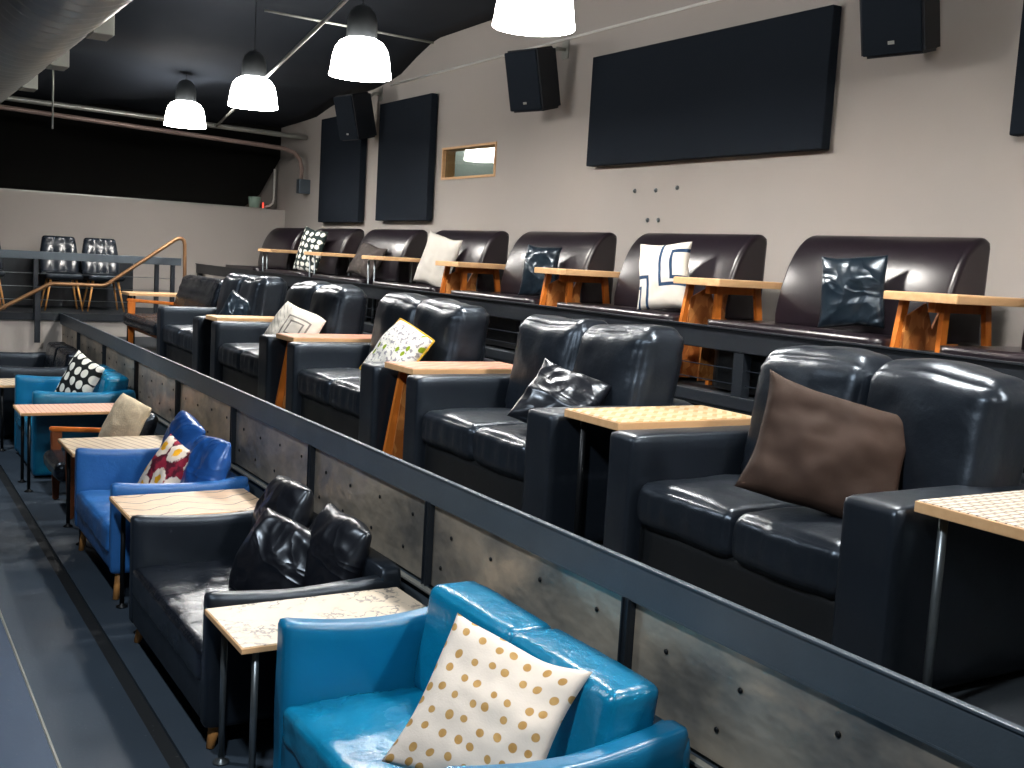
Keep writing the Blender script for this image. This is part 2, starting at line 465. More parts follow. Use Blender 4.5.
# ------------------------------------------------------------------ the room
XW, YF = 5.60, 16.07                # right wall, far wall
Z2, Z3, ZS = .86, 1.40, 1.13        # floors of the middle tier, the upper tier, the far landing
XR, X3 = 2.20, 4.27                 # front steel beams of the two tiers
# floor
m = MB(); m.box(-5, .69, -5, 14.38, -.12, 0); struct(m.build('floor', FLB))
struct(MB().box(.705, 1.085, -5, 14.38, -.12, 0).build('floor_walkway', FL))
struct(MB().box(1.155, XR-.02, -5, 14.38, -.12, 0).build('floor_row', FL))
struct(MB().box(1.085, 1.155, -5, 14.38, -.12, -.02).build('floor_groove', FLD))
struct(MB().box(.69, .705, -5, 14.38, -.12, -.001).box(.694, .702, -5, 14.38, -.001, .004).build('trim_1', CONDUIT))
# tier platforms
struct(MB().box(XR+.10, X3-.02, -5, 14.36, Z2-.08, Z2).build('floor_middle_tier', FLT))
struct(MB().box(X3, XW-.01, -5, YF-.02, Z3-.08, Z3).build('floor_upper_tier', FLT))
# far landing
struct(MB().box(-5, X3-.02, 14.40, YF-.01, ZS-.06, ZS).build('floor_far_landing', FLT))
struct(MB().box(-5, X3-.02, 14.37, 14.395, ZS-.085, ZS+.005).build('trim_2', STEELD))
struct(MB().box(-5, X3-.02, 14.40, 14.50, 0, ZS-.065).build('wall_landing', WALLM))
# riser under the upper tier (dark, set back)
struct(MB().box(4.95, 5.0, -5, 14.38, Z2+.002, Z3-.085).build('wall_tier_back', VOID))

# right wall with the projection window
WY0, WY1, WZ0, WZ1 = 9.80, 10.99, 2.925, 3.275
m = MB()
m.box(XW, XW+.15, -5, WY0, 0, 5.2).box(XW, XW+.15, WY1, YF+.9, 0, 5.2)
m.box(XW, XW+.15, WY0, WY1, 0, WZ0).box(XW, XW+.15, WY0, WY1, WZ1, 5.2)
WR = struct(m.build('wall_right', WALLM))
w = struct(MB().box(XW-.012, XW+.149, WY0+.002, WY0+.026, WZ0+.002, WZ1-.002).box(XW-.012, XW+.149, WY1-.026, WY1-.002, WZ0+.002, WZ1-.002)
    .box(XW-.012, XW+.149, WY0+.027, WY1-.027, WZ0+.002, WZ0+.026).box(XW-.012, XW+.149, WY0+.027, WY1-.027, WZ1-.026, WZ1-.002).build('window_1', PLY))
m = MB(); m.box(-.004, .004, -.55, .55, -.15, .15)
g = m.build('pane', GLASS, w); g.location = (XW+.06, (WY0+WY1)/2, (WZ0+WZ1)/2); g.rotation_euler = (0, 0, math.radians(3.5))
# little booth behind the window
m = MB(); m.box(XW+.16, XW+1.5, WY0-.9, WY1+.9, 2.3, 2.35).box(XW+.16, XW+1.5, WY0-.9, WY1+.9, 3.8, 3.85).box(XW+1.5, XW+1.55, WY0-.9, WY1+.9, 2.3, 3.85)
m.box(XW+.16, XW+1.5, WY0-.95, WY0-.9, 2.3, 3.85).box(XW+.16, XW+1.5, WY1+.9, WY1+.95, 2.3, 3.85)
struct(m.build('wall_booth', GREYW))
l = D.lights.new('booth_light', 'POINT'); l.energy = 30; l.color = (.9, 1, .95); l.shadow_soft_size = .1
lb = D.objects.new('booth_light', l); C.objects.link(lb); lb.location = (XW+.9, WY1+.5, 3.6)
# small bolts left in the wall
for (yy, zz) in ((7.45, 2.727), (7.17, 2.725), (6.90, 2.738), (7.25, 2.486), (7.11, 2.486)):
    o = tag(MB().lathe([(0, .0), (.018, 0), (.018, .008), (.009, .011), (.009, .018), (0, .018)], seg=12).build('wall_bolt', PIPE), None, 'bolt')
    o.rotation_euler = (0, -PI/2, 0); o.location = (XW-.001, yy, zz)
bl = {(7.45): 'small steel bolt in beige wall, farthest of the upper three', (7.17): 'small steel bolt in beige wall, middle of the upper three',
      (6.90): 'small steel bolt in beige wall, nearest the camera of the upper three', (7.25): 'small steel bolt in beige wall, farther of the lower two', (7.11): 'small steel bolt in beige wall, nearer of the lower two'}
for o in [x for x in C.objects if x.name.startswith('wall_bolt')]:
    k = min(bl, key=lambda q: abs(q-o.location.y)); o['label'] = bl[k]; o['group'] = 'bolts in the right wall'

# far wall: beige lower half, black opening above
HZ = 2.638
struct(MB().box(-5, XW, YF, YF+.22, 0, HZ).build('wall_far', WALLM))
struct(MB().box(-5, XW-.3, YF-.012, YF, HZ-.006, HZ+.012).build('trim_3', CONDUIT))
struct(MB().prism([(-5, HZ+.013), (5.06, HZ+.013), (5.30, 2.86), (5.60, 3.42), (5.64, 4.1), (-5, 4.1)], YF+.30, YF+.36).build('wall_far_opening', VOID))
struct(MB().box(4.4, XW, YF+.40, YF+.50, HZ-.3, 5.2).build('wall_far_upper', GREYW))
struct(MB().box(-5, 4.39, YF+.40, YF+.50, HZ-.3, 5.2).build('wall_far_upper_dark', VOID))
struct(MB().tube([(5.50, YF+.25, 3.25), (5.50, YF+.25, 2.80), (5.485, YF+.25, 2.74), (5.44, YF+.25, 2.70), (5.36, YF+.25, 2.675)], .016, 8).build('trim_4', WHITEP))
tag(MB().lathe([(0, 0), (.075, 0), (.095, .16), (.085, .17), (.07, .03), (0, .03)], (5.16, YF+.11, HZ+.002), 18).build('small_tub', plain('pale_green_plastic', srgb(150, 176, 160), .5)),
    'small pale green tub on ledge of half wall near corner', 'tub')
tag(MB().soft(5.30, 5.325, YF+.16, YF+.185, HZ+.002, HZ+.10, .01, 4).build('pilot_light', REDL), 'tiny red light on ledge of far half wall', 'light')
# other walls (behind and beside the camera)
struct(MB().box(-5.15, -5, -5, YF+.5, 0, 5.2).build('wall_left', GREYW))
struct(MB().box(-5.15, XW+.15, -5.15, -5, 0, 5.2).build('wall_back', GREYW))

# ceiling: dark drape following the roof, dropping at the far end
CP = [(-5, 5.0), (4, 4.85), (8, 4.6), (10, 4.53), (11.3, 4.51), (11.75, 4.38), (12.2, 4.22), (12.9, 4.13), (13.8, 4.11), (14.4, 4.04), (14.9, 3.95), (15.4, 3.93), (YF+.4, 3.9)]
def cz(y):
    for (a, b), (c_, d_) in zip(CP, CP[1:]):
        if a <= y <= c_:
            k = (y-a)/(c_-a); return b+(d_-b)*k
    return CP[-1][1]
mb = MB(); nx, ny = 44, 110; g = []
for j in range(ny+1):
    y = -5+(YF+.4+5)*j/ny; row = []
    for i in range(nx+1):
        x = -5+(XW+5-.001)*i/nx
        z = cz(y)+.17*noise.noise(Vector((x*.8, y*.55, 3)))*(1-(i/nx)**6)+.05*noise.noise(Vector((x*2.1, y*1.3, 7)))*(1-(i/nx)**6)
        row.append(mb.bm.verts.new((x, y, z)))
    g.append(row)
for j in range(ny):
    for i in range(nx):
        f = mb.bm.faces.new((g[j][i], g[j+1][i], g[j+1][i+1], g[j][i+1])); f.smooth = True
o = struct(mb.build('ceiling', CEIL))
sm = o.modifiers.new('thick', 'SOLIDIFY'); sm.thickness = .03; sm.offset = 1

# ------------------------------------------------------------------ tier fronts
def tier_front():
    # middle tier: beam on top, sheet metal panels, posts, lower channel
    r = thing('tier_riser', None, None, (XR, 0, 0)); r['kind'] = 'structure'
    y0, y1 = -1.6, 14.36
    MB().box(0, .018, y0, y1, 1.012, 1.136, .003).box(.0, .05, y0, y1, 1.006, 1.014, .001).build('beam', STEEL, r)
    MB().box(-.006, .018, y0, y1, 1.130, 1.140, .003).build('beam_lip', STEEL, r)
    MB().box(-.006, .07, y0, y1, .49, .615, .006).build('channel', STEEL, r)
    MB().box(-.03, .0, y0, y1, .618, .630, .002).build('channel_flange', CONDUIT, r)
    P = 1.4715
    ys = [2.815+P*k for k in range(-3, 9)]
    for k, y in enumerate(ys):
        m = MB(); m.box(-.002, .05, y-.019, y+.019, .632, 1.01, .003).box(-.010, -.002, y-.019, y-.012, .632, 1.01).box(-.010, -.002, y+.012, y+.019, .632, 1.01)
        m.build('post', STEELD, r)
    for k in range(len(ys)-1):
        a, b = ys[k]+.021, ys[k+1]-.021
        if a < y1:
            b = min(b, y1)
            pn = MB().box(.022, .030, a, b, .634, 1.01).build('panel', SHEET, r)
            m = MB()
            for fy in (.12, .38, .64, .88):
                for zz in (.91-.02*(fy > .5), .735):
                    yy = a+(b-a)*(fy+(.0 if zz > .8 else .06))
                    m.lathe([(0, 0), (.010, 0), (.008, -.004), (0, -.005)], seg=10)
                    for v in m.bm.verts:
                        if not v.tag:
                            x_, y_, z_ = v.co; v.co = (.0205+z_, yy+x_, zz+y_); v.tag = True
            m.build('rivet', BLKMET, pn)
    return r
tier_front()
# upper tier beam, open below with short posts
r = thing('tier_guard', None, None, (X3, 0, 0)); r['kind'] = 'structure'
MB().box(0, .07, -1.6, 15.98, 1.655, 1.785, .006).build('beam', STEELD, r)
MB().box(-.012, .002, -1.6, 15.98, 1.778, 1.79, .002).build('beam_lip', STEELD, r)
for y in (15.9, 14.1, 12.15, 10.4, 8.65, 6.95, 5.25, 4.62, 3.4, 1.6, -.2):
    MB().box(.005, .065, y-.04, y+.04, Z3+.002, 1.655).build('post', STEELD, r)
MB().box(-.02, .0, -1.6, 14.36, Z3-.06, Z3+.008, .003).build('platform_edge', STEELD, r)
for zz in (1.47, 1.555):
    MB().tube([(.035, -1.6, zz), (.035, 15.9, zz)], .003, 6).build('wire', BLKF, r)

# ------------------------------------------------------------------ sofas
def big_sofa(label, x0, y0, W, seed, cat='sofa', group='black leather sofas on the middle tier'):
    """middle tier: black two-seater, front at x0, near end y0"""
    r = thing('leather_sofa', label, cat, (x0, y0, Z2), group)
    aw = .21; af = .165; Dp = .92
    MB().box(.06, Dp-.06, .02, W-.02, .03, .26, .02).build('base', BLK_SHADED, r)
    m = MB(); m.soft(.05, .13, aw+.01, W-af-.01, .05, .27, .03, 8, wr=.006, seed=seed); m.build('front_rail', BLK_SHADED, r)
    for k in (0, 1):
        a, b = (0, aw) if k == 0 else (W-af, W)
        MB().soft(0, Dp-.10, a, b, .02, .60, .024, 12, (0.0, .0, .006), .003, 5, seed+k).build('arm', BLK_ARM, r)
    MB().soft(Dp-.16, Dp, .10, W-.06, .05, .62, .05, 8).build('back_frame', BLK_ARM, r)
    mid = W/2; g0, g1 = aw+.004, W-af-.004
    def seatfn(w, p):
        # pleats along the front edge
        if p[0] < -.6: w.x += .006*math.sin(p[1]*46+seed)*max(0, 1-abs(p[2]))
        return w
    for k in (0, 1):
        a, b = (g0, mid-.003) if k == 0 else (mid+.003, g1)
        MB().soft(.02, .70, a, b, .255, .432, .045, 24, (.012, .002, .020), .008, 6, seed+k*5, seatfn).build('seat_cushion', BLK, r)
    for k in (0, 1):
        a, b = (.12, mid-.032) if k == 0 else (mid-.028, W-af-.015)
        def lean(w, p):
            w.x += (w.z)*.16; w.z += .015*math.sin(p[1]*2+seed+k)
            if p[1]*(-1 if k == 0 else 1) > .75: w.x += .004*math.sin(p[2]*30)
            return w
        MB().soft(.54, .79, a, b, .40, .945, .07, 24, (.035, .004, .022), .011, 5, seed+k*3+1, lean).build('back_cushion', BLK, r)
    return r
S2 = [(2.05, 'black leather sofa with a brown cushion, nearest on the middle tier'),
      (3.86, 'black leather sofa holding a crumpled black satin cushion'),
      (5.71, 'black leather sofa holding the green leaf print cushion'),
      (7.58, 'black leather sofa holding the white embroidered cushion'),
      (9.40, 'black leather sofa with a shiny dark cushion, farthest on the middle tier')]
W2 = [1.40, 1.45, 1.48, 1.46, 1.50]
for i, ((y, lb), W) in enumerate(zip(S2, W2)):
    big_sofa(lb, 2.545, y, W, i*2.3+1)

def thin_sofa(name, label, x0, y0, W, Dp, mats, h_seat, h_arm, h_back, aw, seed, legs=None, backs=2, crumple=.012, group='sofas along the front row', seat_drop=0.0, back_pad=True, dipz=.025, tufts=False):
    """front row: low two-seater with slim arms, front at x0"""
    mm, mp = mats
    r = thing(name, label, 'sofa', (x0, y0, 0), group)
    zb = (.17 if mats[0] != BLK_OLD else .11) if legs else .04
    MB().soft(.005, Dp-.02, .015, W-.015, zb, h_seat-.10, .02, 8).build('base', mp, r)
    for k in (0, 1):
        a, b = (0, aw) if k == 0 else (W-aw, W)
        def dip(w, p):
            if p[2] > .2: w.z -= dipz*max(0, math.cos(p[0]*1.6))-dipz*.5
            return w
        MB().soft(0, Dp, a, b, zb-.01 if legs else .02, h_arm, .028, 14, (0, .003, 0), .004, 4, seed+k, dip).build('arm', mp, r)
    MB().soft(Dp-.10, Dp+.015, .0, W, zb, h_back-.12 if back_pad else h_back, .03, 8).build('back_frame', mp, r)
    def fr(w, p):
        w.z -= seat_drop*max(0, -p[0])
        if tufts: w.z -= .018*max(0, 1-((abs(p[0])-.3)**2+(abs(p[1])-.45)**2)*30)
        return w
    MB().soft(-.006, Dp-.16, aw+.006, W-aw-.006, h_seat-.15, h_seat, .03, 28, (.004, .0, .016), crumple, 7, seed+2, fr).build('seat_cushion', mm, r)
    if back_pad:
        for k in range(backs):
            g0, g1 = aw+.004, W-aw-.004; wd = (g1-g0)/backs
            def lean(w, p):
                w.x += w.z*.16; return w
            MB().soft(Dp-.26, Dp-.06, g0+wd*k+.002, g0+wd*(k+1)-.002, h_seat-.01, h_back, .034, 20, (.014, .002, .006), crumple*.5, 6, seed+4+k, lean).build('back_cushion', mm, r)
    if legs:
        for (lx, ly) in ((.07, .07), (.07, W-.07), (Dp-.1, .07), (Dp-.1, W-.07)):
            sx = -1 if lx < .3 else 1; sy = -1 if ly < W/2 else 1
            MB().tube([(lx, ly, zb+.01), (lx+.03*sx, ly+.02*sy, .001)], .03, 12, .017).build('leg', legs, r)
    return r
thin_sofa('teal_sofa', 'teal leather sofa with the gold spotted cushion, nearest in the front row', 1.33, 2.37, 1.40, .80, (TEAL, TEAL_P), .455, .735, .85, .10, 3, dipz=.045)
thin_sofa('black_sofa', 'black crinkled sofa with black satin cushions in the front row', 1.235, 4.32, 1.47, .86, (BLK_OLD, BLK_ARM), .42, .665, .72, .085, 9, legs=LEGW, back_pad=False, crumple=.009, tufts=True)
thin_sofa('blue_sofa', 'royal blue leather sofa on tapered wooden legs', 1.275, 6.44, 1.23, .80, (BLUE, BLUE), .42, .685, .66, .075, 14, legs=LEGW, back_pad=False, crumple=.012)
thin_sofa('teal_sofa', 'teal leather sofa with the white dotted black cushion', 1.33, 10.02, 1.27, .84, (TEAL, TEAL_P), .455, .745, .86, .10, 21)
thin_sofa('black_sofa', 'low black sofa at far end of the front row', 1.22, 12.05, 1.6, .95, (BLK_OLD, BLK_ARM), .50, .74, .86, .10, 27, crumple=.02)

# front-row lounge chair with a wooden frame
def wooden_chair(name, label, x0, y0, z0, W, seat, arm, back, wd, seat_mat, legs_mat, group=None, tuft=False):
    r = thing(name, label, 'chair', (x0, y0, z0), group)
    def tf(w, p):
        if tuft: w.z -= .012*abs(math.sin(p[1]*9))*abs(math.sin(p[0]*7))
        return w
    MB().soft(-.07, .62, .06, W-.06, seat-.13, seat, .05, 20, (.01, 0, .02), .008, 6, 3+y0, tf).build('seat_cushion', seat_mat, r)
    def lean(w, p):
        w.x += w.z*.28
        if tuft: w.x += .012*abs(math.sin(p[1]*9))*abs(math.sin(p[2]*7))
        return w
    MB().soft(.50, .63, .06, W-.06, seat-.02, back, .05, 18, (.02, 0, .01), .008, 6, 5+y0, lean).build('back_cushion', seat_mat, r)
    MB().box(.04, .66, .055, W-.055, seat-.19, seat-.135, .01).build('seat_frame', wd, r)
    for y in (.025, W-.025):
        a = MB(); a.bar((-.02, y, arm), (.72, y, arm-.045), .05, .035, .008); a.build('arm', wd, r)
        MB().bar((.03, y, .001), (.03, y, arm-.02), .035, .045, .008, up=(1, 0, 0), w2=.045, h2=.085).build('leg', legs_mat, r)
        MB().bar((.70, y, .001), (.64, y, arm-.055), .04, .05, .008, up=(1, 0, 0)).build('leg', legs_mat, r)
    return r
wooden_chair('lounge_chair', 'black cushioned lounge chair with orange wooden arms in the front row', 1.36, 8.48, 0, .74, .41, .57, .76, ORW, BLK_OLD, DLEG)
wooden_chair('wooden_armchair', 'black tufted armchair with orange wooden arms on the middle tier', 2.64, 11.02, Z2, 1.62, .42, .56, .86, ORW, BLK_OLD, ORW, tuft=True)

# ------------------------------------------------------------------ tables
def table(label, x0, y0, z0, Dp, W, H, top, th=.03, legs='pipe', edge=PLY, group=None, legm=PIPE, rz=0.0, osb_y=(.05, .05)):
    r = thing('side_table', label, 'table', (x0, y0, z0), group, rz)
    b = MB().box(0, Dp, 0, W, H-th, H-.0015, .003).build('table_top', edge, r)
    MB().box(.006, Dp-.006, .006, W-.006, H-.0015, H+.001).build('top_sheet', top, b)
    if legs in ('pipe', 'black'):
        lm = legm if legs == 'pipe' else BLKMET
        for (lx, ly) in ((.07, .05), (.07, W-.05), (Dp-.06, .05), (Dp-.06, W-.05)):
            l_ = MB().tube([(lx, ly, .012), (lx, ly, H-th)], .0135, 12).build('leg', lm, r)
            MB().lathe([(0, .0), (.034, 0), (.034, .006), (.014, .016), (.013, .03)], (lx, ly, .001), 14).build('foot', lm, l_)
    elif legs == 'osb':
        for y, s_ in ((osb_y[0], 1), (W-osb_y[1], 1)):
            for fx0, fx1 in ((.0 if y > W/2 or z0 < 1 else .15, .10 if y > W/2 or z0 < 1 else .17), (Dp-.0, Dp-.10)):
                MB().bar((fx0, y, .001), (fx1, y, H-th), .028, .045, 0, up=(1, 0, 0)).build('leg', ORW, r)
            if s_ < 1.5 and y > W/2:
                MB().prism([(.03, .03), (Dp-.03, .03), (Dp-.09, H-th-.08), (Dp*.62, H-th-.01), (Dp*.5, H*.72), (Dp*.40, H-th-.01), (.09, H-th-.08)], y-.030, y-.018).build('brace_panel', OSB, r)
            else:
                MB().prism([(.03, .03), (Dp-.03, .03), (Dp-.045, .30), (.045, .30)], y-.030, y-.018).build('brace_panel', OSB, r)
        MB().box(.10, Dp-.10, W/2-.02, W/2+.02, H-th-.05, H-th).build('apron', ORW, r)
    elif legs == 'posts':
        for (lx, ly) in ((.05, .30), (.05, W-.07), (Dp-.06, .30), (Dp-.06, W-.07)):
            MB().tube([(lx, ly, .001), (lx, ly, H-th)], .010, 10).build('leg', PIPE, r)
    return r
# front row
table('plywood table with inked sketches beside the nearest teal sofa', 1.21, 3.785, 0, .85, .49, .64, T_SK, .024, group='front row tables')
table('wooden table with dark wave lines beside the blue sofa', 1.25, 5.83, 0, .78, .56, .64, T_WV, .024, legs='black', group='front row tables')
table('cream slatted table beside the beige fleece cushion', 1.27, 7.72, 0, .77, .62, .64, T_CR, .024, legs='black', group='front row tables')
table('pink slatted table on black pipe legs in front row', 1.165, 9.48, 0, .99, .49, .655, T_PK, .024, legs='black', group='front row tables')
table('pale table beyond the dotted cushion sofa, farthest in the front row', 1.17, 11.36, 0, .8, .55, .64, T_CR, .024, legs='black', group='front row tables')
# middle tier
table('dash patterned table, nearest on the middle tier', 2.60, 1.58, Z2, .78, .46, .626, T_DS, .034, group='middle tier tables')
table('chevron patterned table beside the brown cushion sofa', 2.60, 3.465, Z2, .76, .385, .626, T_CH, .034, legs='black', group='middle tier tables')
table('rose tinted table beside the leaf print cushion', 2.60, 5.325, Z2, .76, .375, .626, T_PN, .034, legs='osb', group='middle tier tables')
table('rose tinted table beside the white embroidered cushion', 2.60, 7.205, Z2, .76, .365, .626, T_PN, .034, legs='osb', group='middle tier tables')
table('pine table in front of the shiny dark cushion', 2.60, 9.055, Z2, .76, .335, .626, T_PL, .034, legs='black', group='middle tier tables')
table('pale pine table beyond the tufted armchair, nearest the far landing', 2.68, 12.80, Z2, .76, .40, .626, T_PL, .03, legs='black', group='middle tier tables')

# ------------------------------------------------------------------ upper tier booths
def booth(label, y0, W, x0=4.32):
    r = thing('booth_seat', label, 'booth', (x0, y0, Z3), 'dark brown booth seats along the wall')
    # seat: round cornered slab
    def corner_slab(d, z0, z1, inset, rc, bev):
        poly = []
        for (cx, cy, a0) in ((rc+inset, W-rc-inset, 90), (rc+inset, rc+inset, 180)):
            for q in range(9):
                a = math.radians(a0+q*90/8); poly.append((cx+rc*math.cos(a), cy+rc*math.sin(a)))
        poly += [(d, inset), (d, W-inset)]
        poly = [(a, b*1.17) for a, b in poly]
        m = MB(); m.prism(poly, z0, z1, bev, 'Z', False, 4)
        return m
    o = corner_slab(.78, .27, .415, 0, .11, .05).build('seat_cushion', BRN, r)
    for p in o.data.polygons: p.use_smooth = True
    corner_slab(.78, .02, .265, .06, .14, .0).build('base', BLKMET, r)
    # back: curved roll leaning over towards the wall
    prof = [(.50, .38), (.46, .44), (.47, .54), (.50, .66), (.545, .78), (.60, .87), (.665, .93), (.73, .955), (.78, .945), (.805, .90), (.80, .70), (.79, .38)]
    fine = []
    n = len(prof)
    for i in range(n):
        p0, p1, p2, p3 = prof[i-1], prof[i], prof[(i+1) % n], prof[(i+2) % n]
        for s_ in range(3):
            t_ = s_/3
            if i in (n-1, n-2, 9, 10): 
                fine.append((p1[0]+(p2[0]-p1[0])*t_, p1[1]+(p2[1]-p1[1])*t_)); continue
            f = lambda a, b, c_, d_: .5*((2*b)+(-a+c_)*t_+(2*a-5*b+4*c_-d_)*t_*t_+(-a+3*b-3*c_+d_)*t_**3)
            fine.append((f(p0[0], p1[0], p2[0], p3[0]), f(p0[1], p1[1], p2[1], p3[1])))
    def loft(W, rr):
        m = MB(); n_ = len(fine); nor = []
        for i in range(n_):
            ax, az = fine[i-1]; bx, bz = fine[(i+1) % n_]
            d = Vector((bx-ax, bz-az)).normalized(); nor.append((d.y, -d.x))
        cx_ = sum(p[0] for p in fine)/n_; cz_ = sum(p[1] for p in fine)/n_
        sg = 1 if sum(nor[i][0]*(fine[i][0]-cx_)+nor[i][1]*(fine[i][1]-cz_) for i in range(n_)) > 0 else -1
        st = [(rr*(1-math.cos(q*PI/8)), rr*(1-math.sin(q*PI/8))) for q in range(5)]
        ys = [(y, d) for y, d in st]+[(W*.25, 0), (W*.5, 0), (W*.75, 0)]+[(W-y, d) for y, d in st[::-1]]
        rings = [[m.bm.verts.new((p[0]-sg*nn[0]*d, y, p[1]-sg*nn[1]*d)) for p, nn in zip(fine, nor)] for y, d in ys]
        for A, B in zip(rings, rings[1:]):
            for i in range(n_):
                m.bm.faces.new((A[i], A[(i+1) % n_], B[(i+1) % n_], B[i])).smooth = True
        m.bm.faces.new(rings[0]); m.bm.faces.new(rings[-1][::-1])
        bmesh.ops.recalc_face_normals(m.bm, faces=list(m.bm.faces))
        return m
    o = loft(W, .035).build('backrest', BRN, r)
    md = o.modifiers.new('ns', 'EDGE_SPLIT'); md.split_angle = math.radians(50)
    return r
BL = ['dark brown booth with seat edge only, nearest the camera on the upper tier', 'dark brown booth with a satin cushion, below the wide black panel',
      'dark brown booth holding the white cushion with navy lines', 'dark brown booth with a satin cushion, below the wall bolts and speaker',
      'dark brown booth holding the plain light grey cushion', 'dark brown booth holding the charcoal cushion',
      'dark brown booth holding the white patterned throw cushion', 'dark brown booth in the far corner, farthest on the upper tier']
for k in range(-1, 7):
    booth(BL[k+1], 3.69+1.647*k, 1.21)
TL = ['strand board trestle table beside the nearest booth with a satin cushion', 'strand board trestle table in front of the white and navy cushion',
      'strand board trestle table in front of the smaller dark satin cushion', 'strand board trestle table beside the light grey cushion',
      'thin pine table on metal posts in front of the charcoal cushion', 'thin pine table on metal posts beside the white patterned throw cushion',
      'thin pine table on metal posts beside the far corner booth']
for k in range(7):
    yk = 3.72+1.647*k
    if k < 4: table(TL[k], 4.42, yk-.375, Z3, .58, .43, .655, T_PL, .042, legs='osb', group='upper tier tables', osb_y=(.19, .05))
    else: table(TL[k], 4.40, yk-.52, Z3, .58, .52, .66, T_PL, .036, legs='posts', group='upper tier tables')

# ------------------------------------------------------------------ cushions
pillow('white cotton cushion with gold spots on the nearest teal sofa', P_GOLD, (1.64, 2.74, .725), .47, .50, .15, yaw=-44, lean=34, roll=16, seed=1, wr=.02, ws=6, pinch=.09, n=44)
pillow('black satin cushion in front of the two others on black sofa', SATB, (1.76, 4.98, .58), .48, .42, .22, yaw=-66, lean=24, roll=10, seed=2, pinch=-.04, wr=.02, ws=5, ridge=True, group='black satin cushions', n=44)
pillow('black satin cushion at near end of black front row sofa', SATB, (1.94, 4.74, .655), .48, .42, .22, yaw=-88, lean=20, roll=4, seed=3, pinch=-.04, wr=.022, ws=4.5, ridge=True, group='black satin cushions', n=44)
pillow('black satin cushion at far end of black front row sofa', SATB, (1.92, 5.42, .67), .52, .44, .22, yaw=-92, lean=18, roll=-3, seed=4, pinch=-.04, wr=.022, ws=4.5, ridge=True, group='black satin cushions', n=44)
pillow('shiny blue satin cushion in far corner of blue sofa', SATU, (1.87, 7.30, .69), .50, .50, .18, yaw=-85, lean=18, roll=8, seed=5, pinch=-.04, wr=.02, ws=5, ridge=True, group='blue satin cushions', n=44)
pillow('shiny blue satin cushion at near end of blue sofa', SATU, (1.87, 6.72, .66), .50, .48, .20, yaw=-86, lean=20, roll=-4, seed=6, pinch=-.04, wr=.02, ws=5, ridge=True, group='blue satin cushions', n=44)
pillow('red and yellow flower print cushion on blue sofa', P_FLOR, (1.72, 6.96, .62), .40, .44, .16, yaw=-62, lean=26, roll=18, seed=7, wr=.014)
pillow('beige fleece cushion on wooden lounge chair', FUZZ, (1.80, 8.70, .65), .36, .46, .19, yaw=-60, lean=20, roll=14, pinch=.0, seed=8, wr=.012)
pillow('black cushion with big white dots on far teal sofa', P_DOTS, (1.775, 10.51, .774), .45, .48, .15, yaw=-62, lean=20, roll=18, seed=9, wr=.012)
pillow('brown velvet cushion on nearest black sofa', BRNC, (2.85, 2.60, 1.508), .54, .46, .17, yaw=-34, lean=30, roll=16, seed=10, wr=.02, ws=7, pinch=.1, n=44)
pillow('crumpled black satin cushion on second nearest black sofa', SATB, (2.85, 4.26, 1.458), .37, .36, .15, yaw=-44, lean=38, roll=20, seed=11, wr=.026, ws=6, ridge=True, n=44)
pillow('white cushion with green leaves and yellow piping', P_LEAF, (2.81, 5.99, 1.495), .31, .39, .16, yaw=-58, lean=30, roll=24, seed=12, wr=.012, pinch=-.01, piping=plain('yellow_piping', srgb(214, 168, 40), .7))
pillow('white cushion with grey embroidered shapes', P_EMB, (2.80, 7.77, 1.487), .40, .36, .16, yaw=-52, lean=28, roll=20, seed=13, wr=.012, pinch=-.01)
pillow('shiny dark satin cushion on farthest black sofa', SATT, (2.98, 9.80, 1.47), .36, .36, .14, yaw=-60, lean=20, roll=20, seed=14, wr=.02, ws=5, ridge=True)
pillow('dark teal satin cushion on nearest full booth', SATT, (4.68, 4.21, 2.035), .36, .40, .14, yaw=-62, lean=8, roll=-4, seed=15, wr=.02, ws=5, ridge=True, group='booth cushions', n=44)
pillow('white cushion with navy geometric lines', P_GEO, (4.68, 5.84, 2.045), .38, .46, .15, yaw=-64, lean=8, roll=-5, seed=16, wr=.012, group='booth cushions')
pillow('dark teal satin cushion above the second trestle table', SATT, (4.70, 7.43, 2.02), .32, .42, .14, yaw=-64, lean=12, roll=2, seed=17, wr=.02, ws=5, ridge=True, group='booth cushions')
pillow('plain light grey cushion leaning on booth', GRYC, (4.70, 9.22, 2.05), .44, .50, .13, yaw=-70, lean=14, roll=10, seed=18, wr=.01, group='booth cushions')
pillow('charcoal cloth cushion slumped on booth', DRKC, (4.70, 10.86, 2.00), .52, .38, .14, yaw=-80, lean=26, roll=8, seed=19, wr=.014, group='booth cushions')
pillow('white patterned throw cushion behind thin pine table', P_THR, (4.68, 12.5, 2.07), .46, .54, .13, yaw=-74, lean=12, roll=8, seed=20, wr=.012, group='booth cushions')

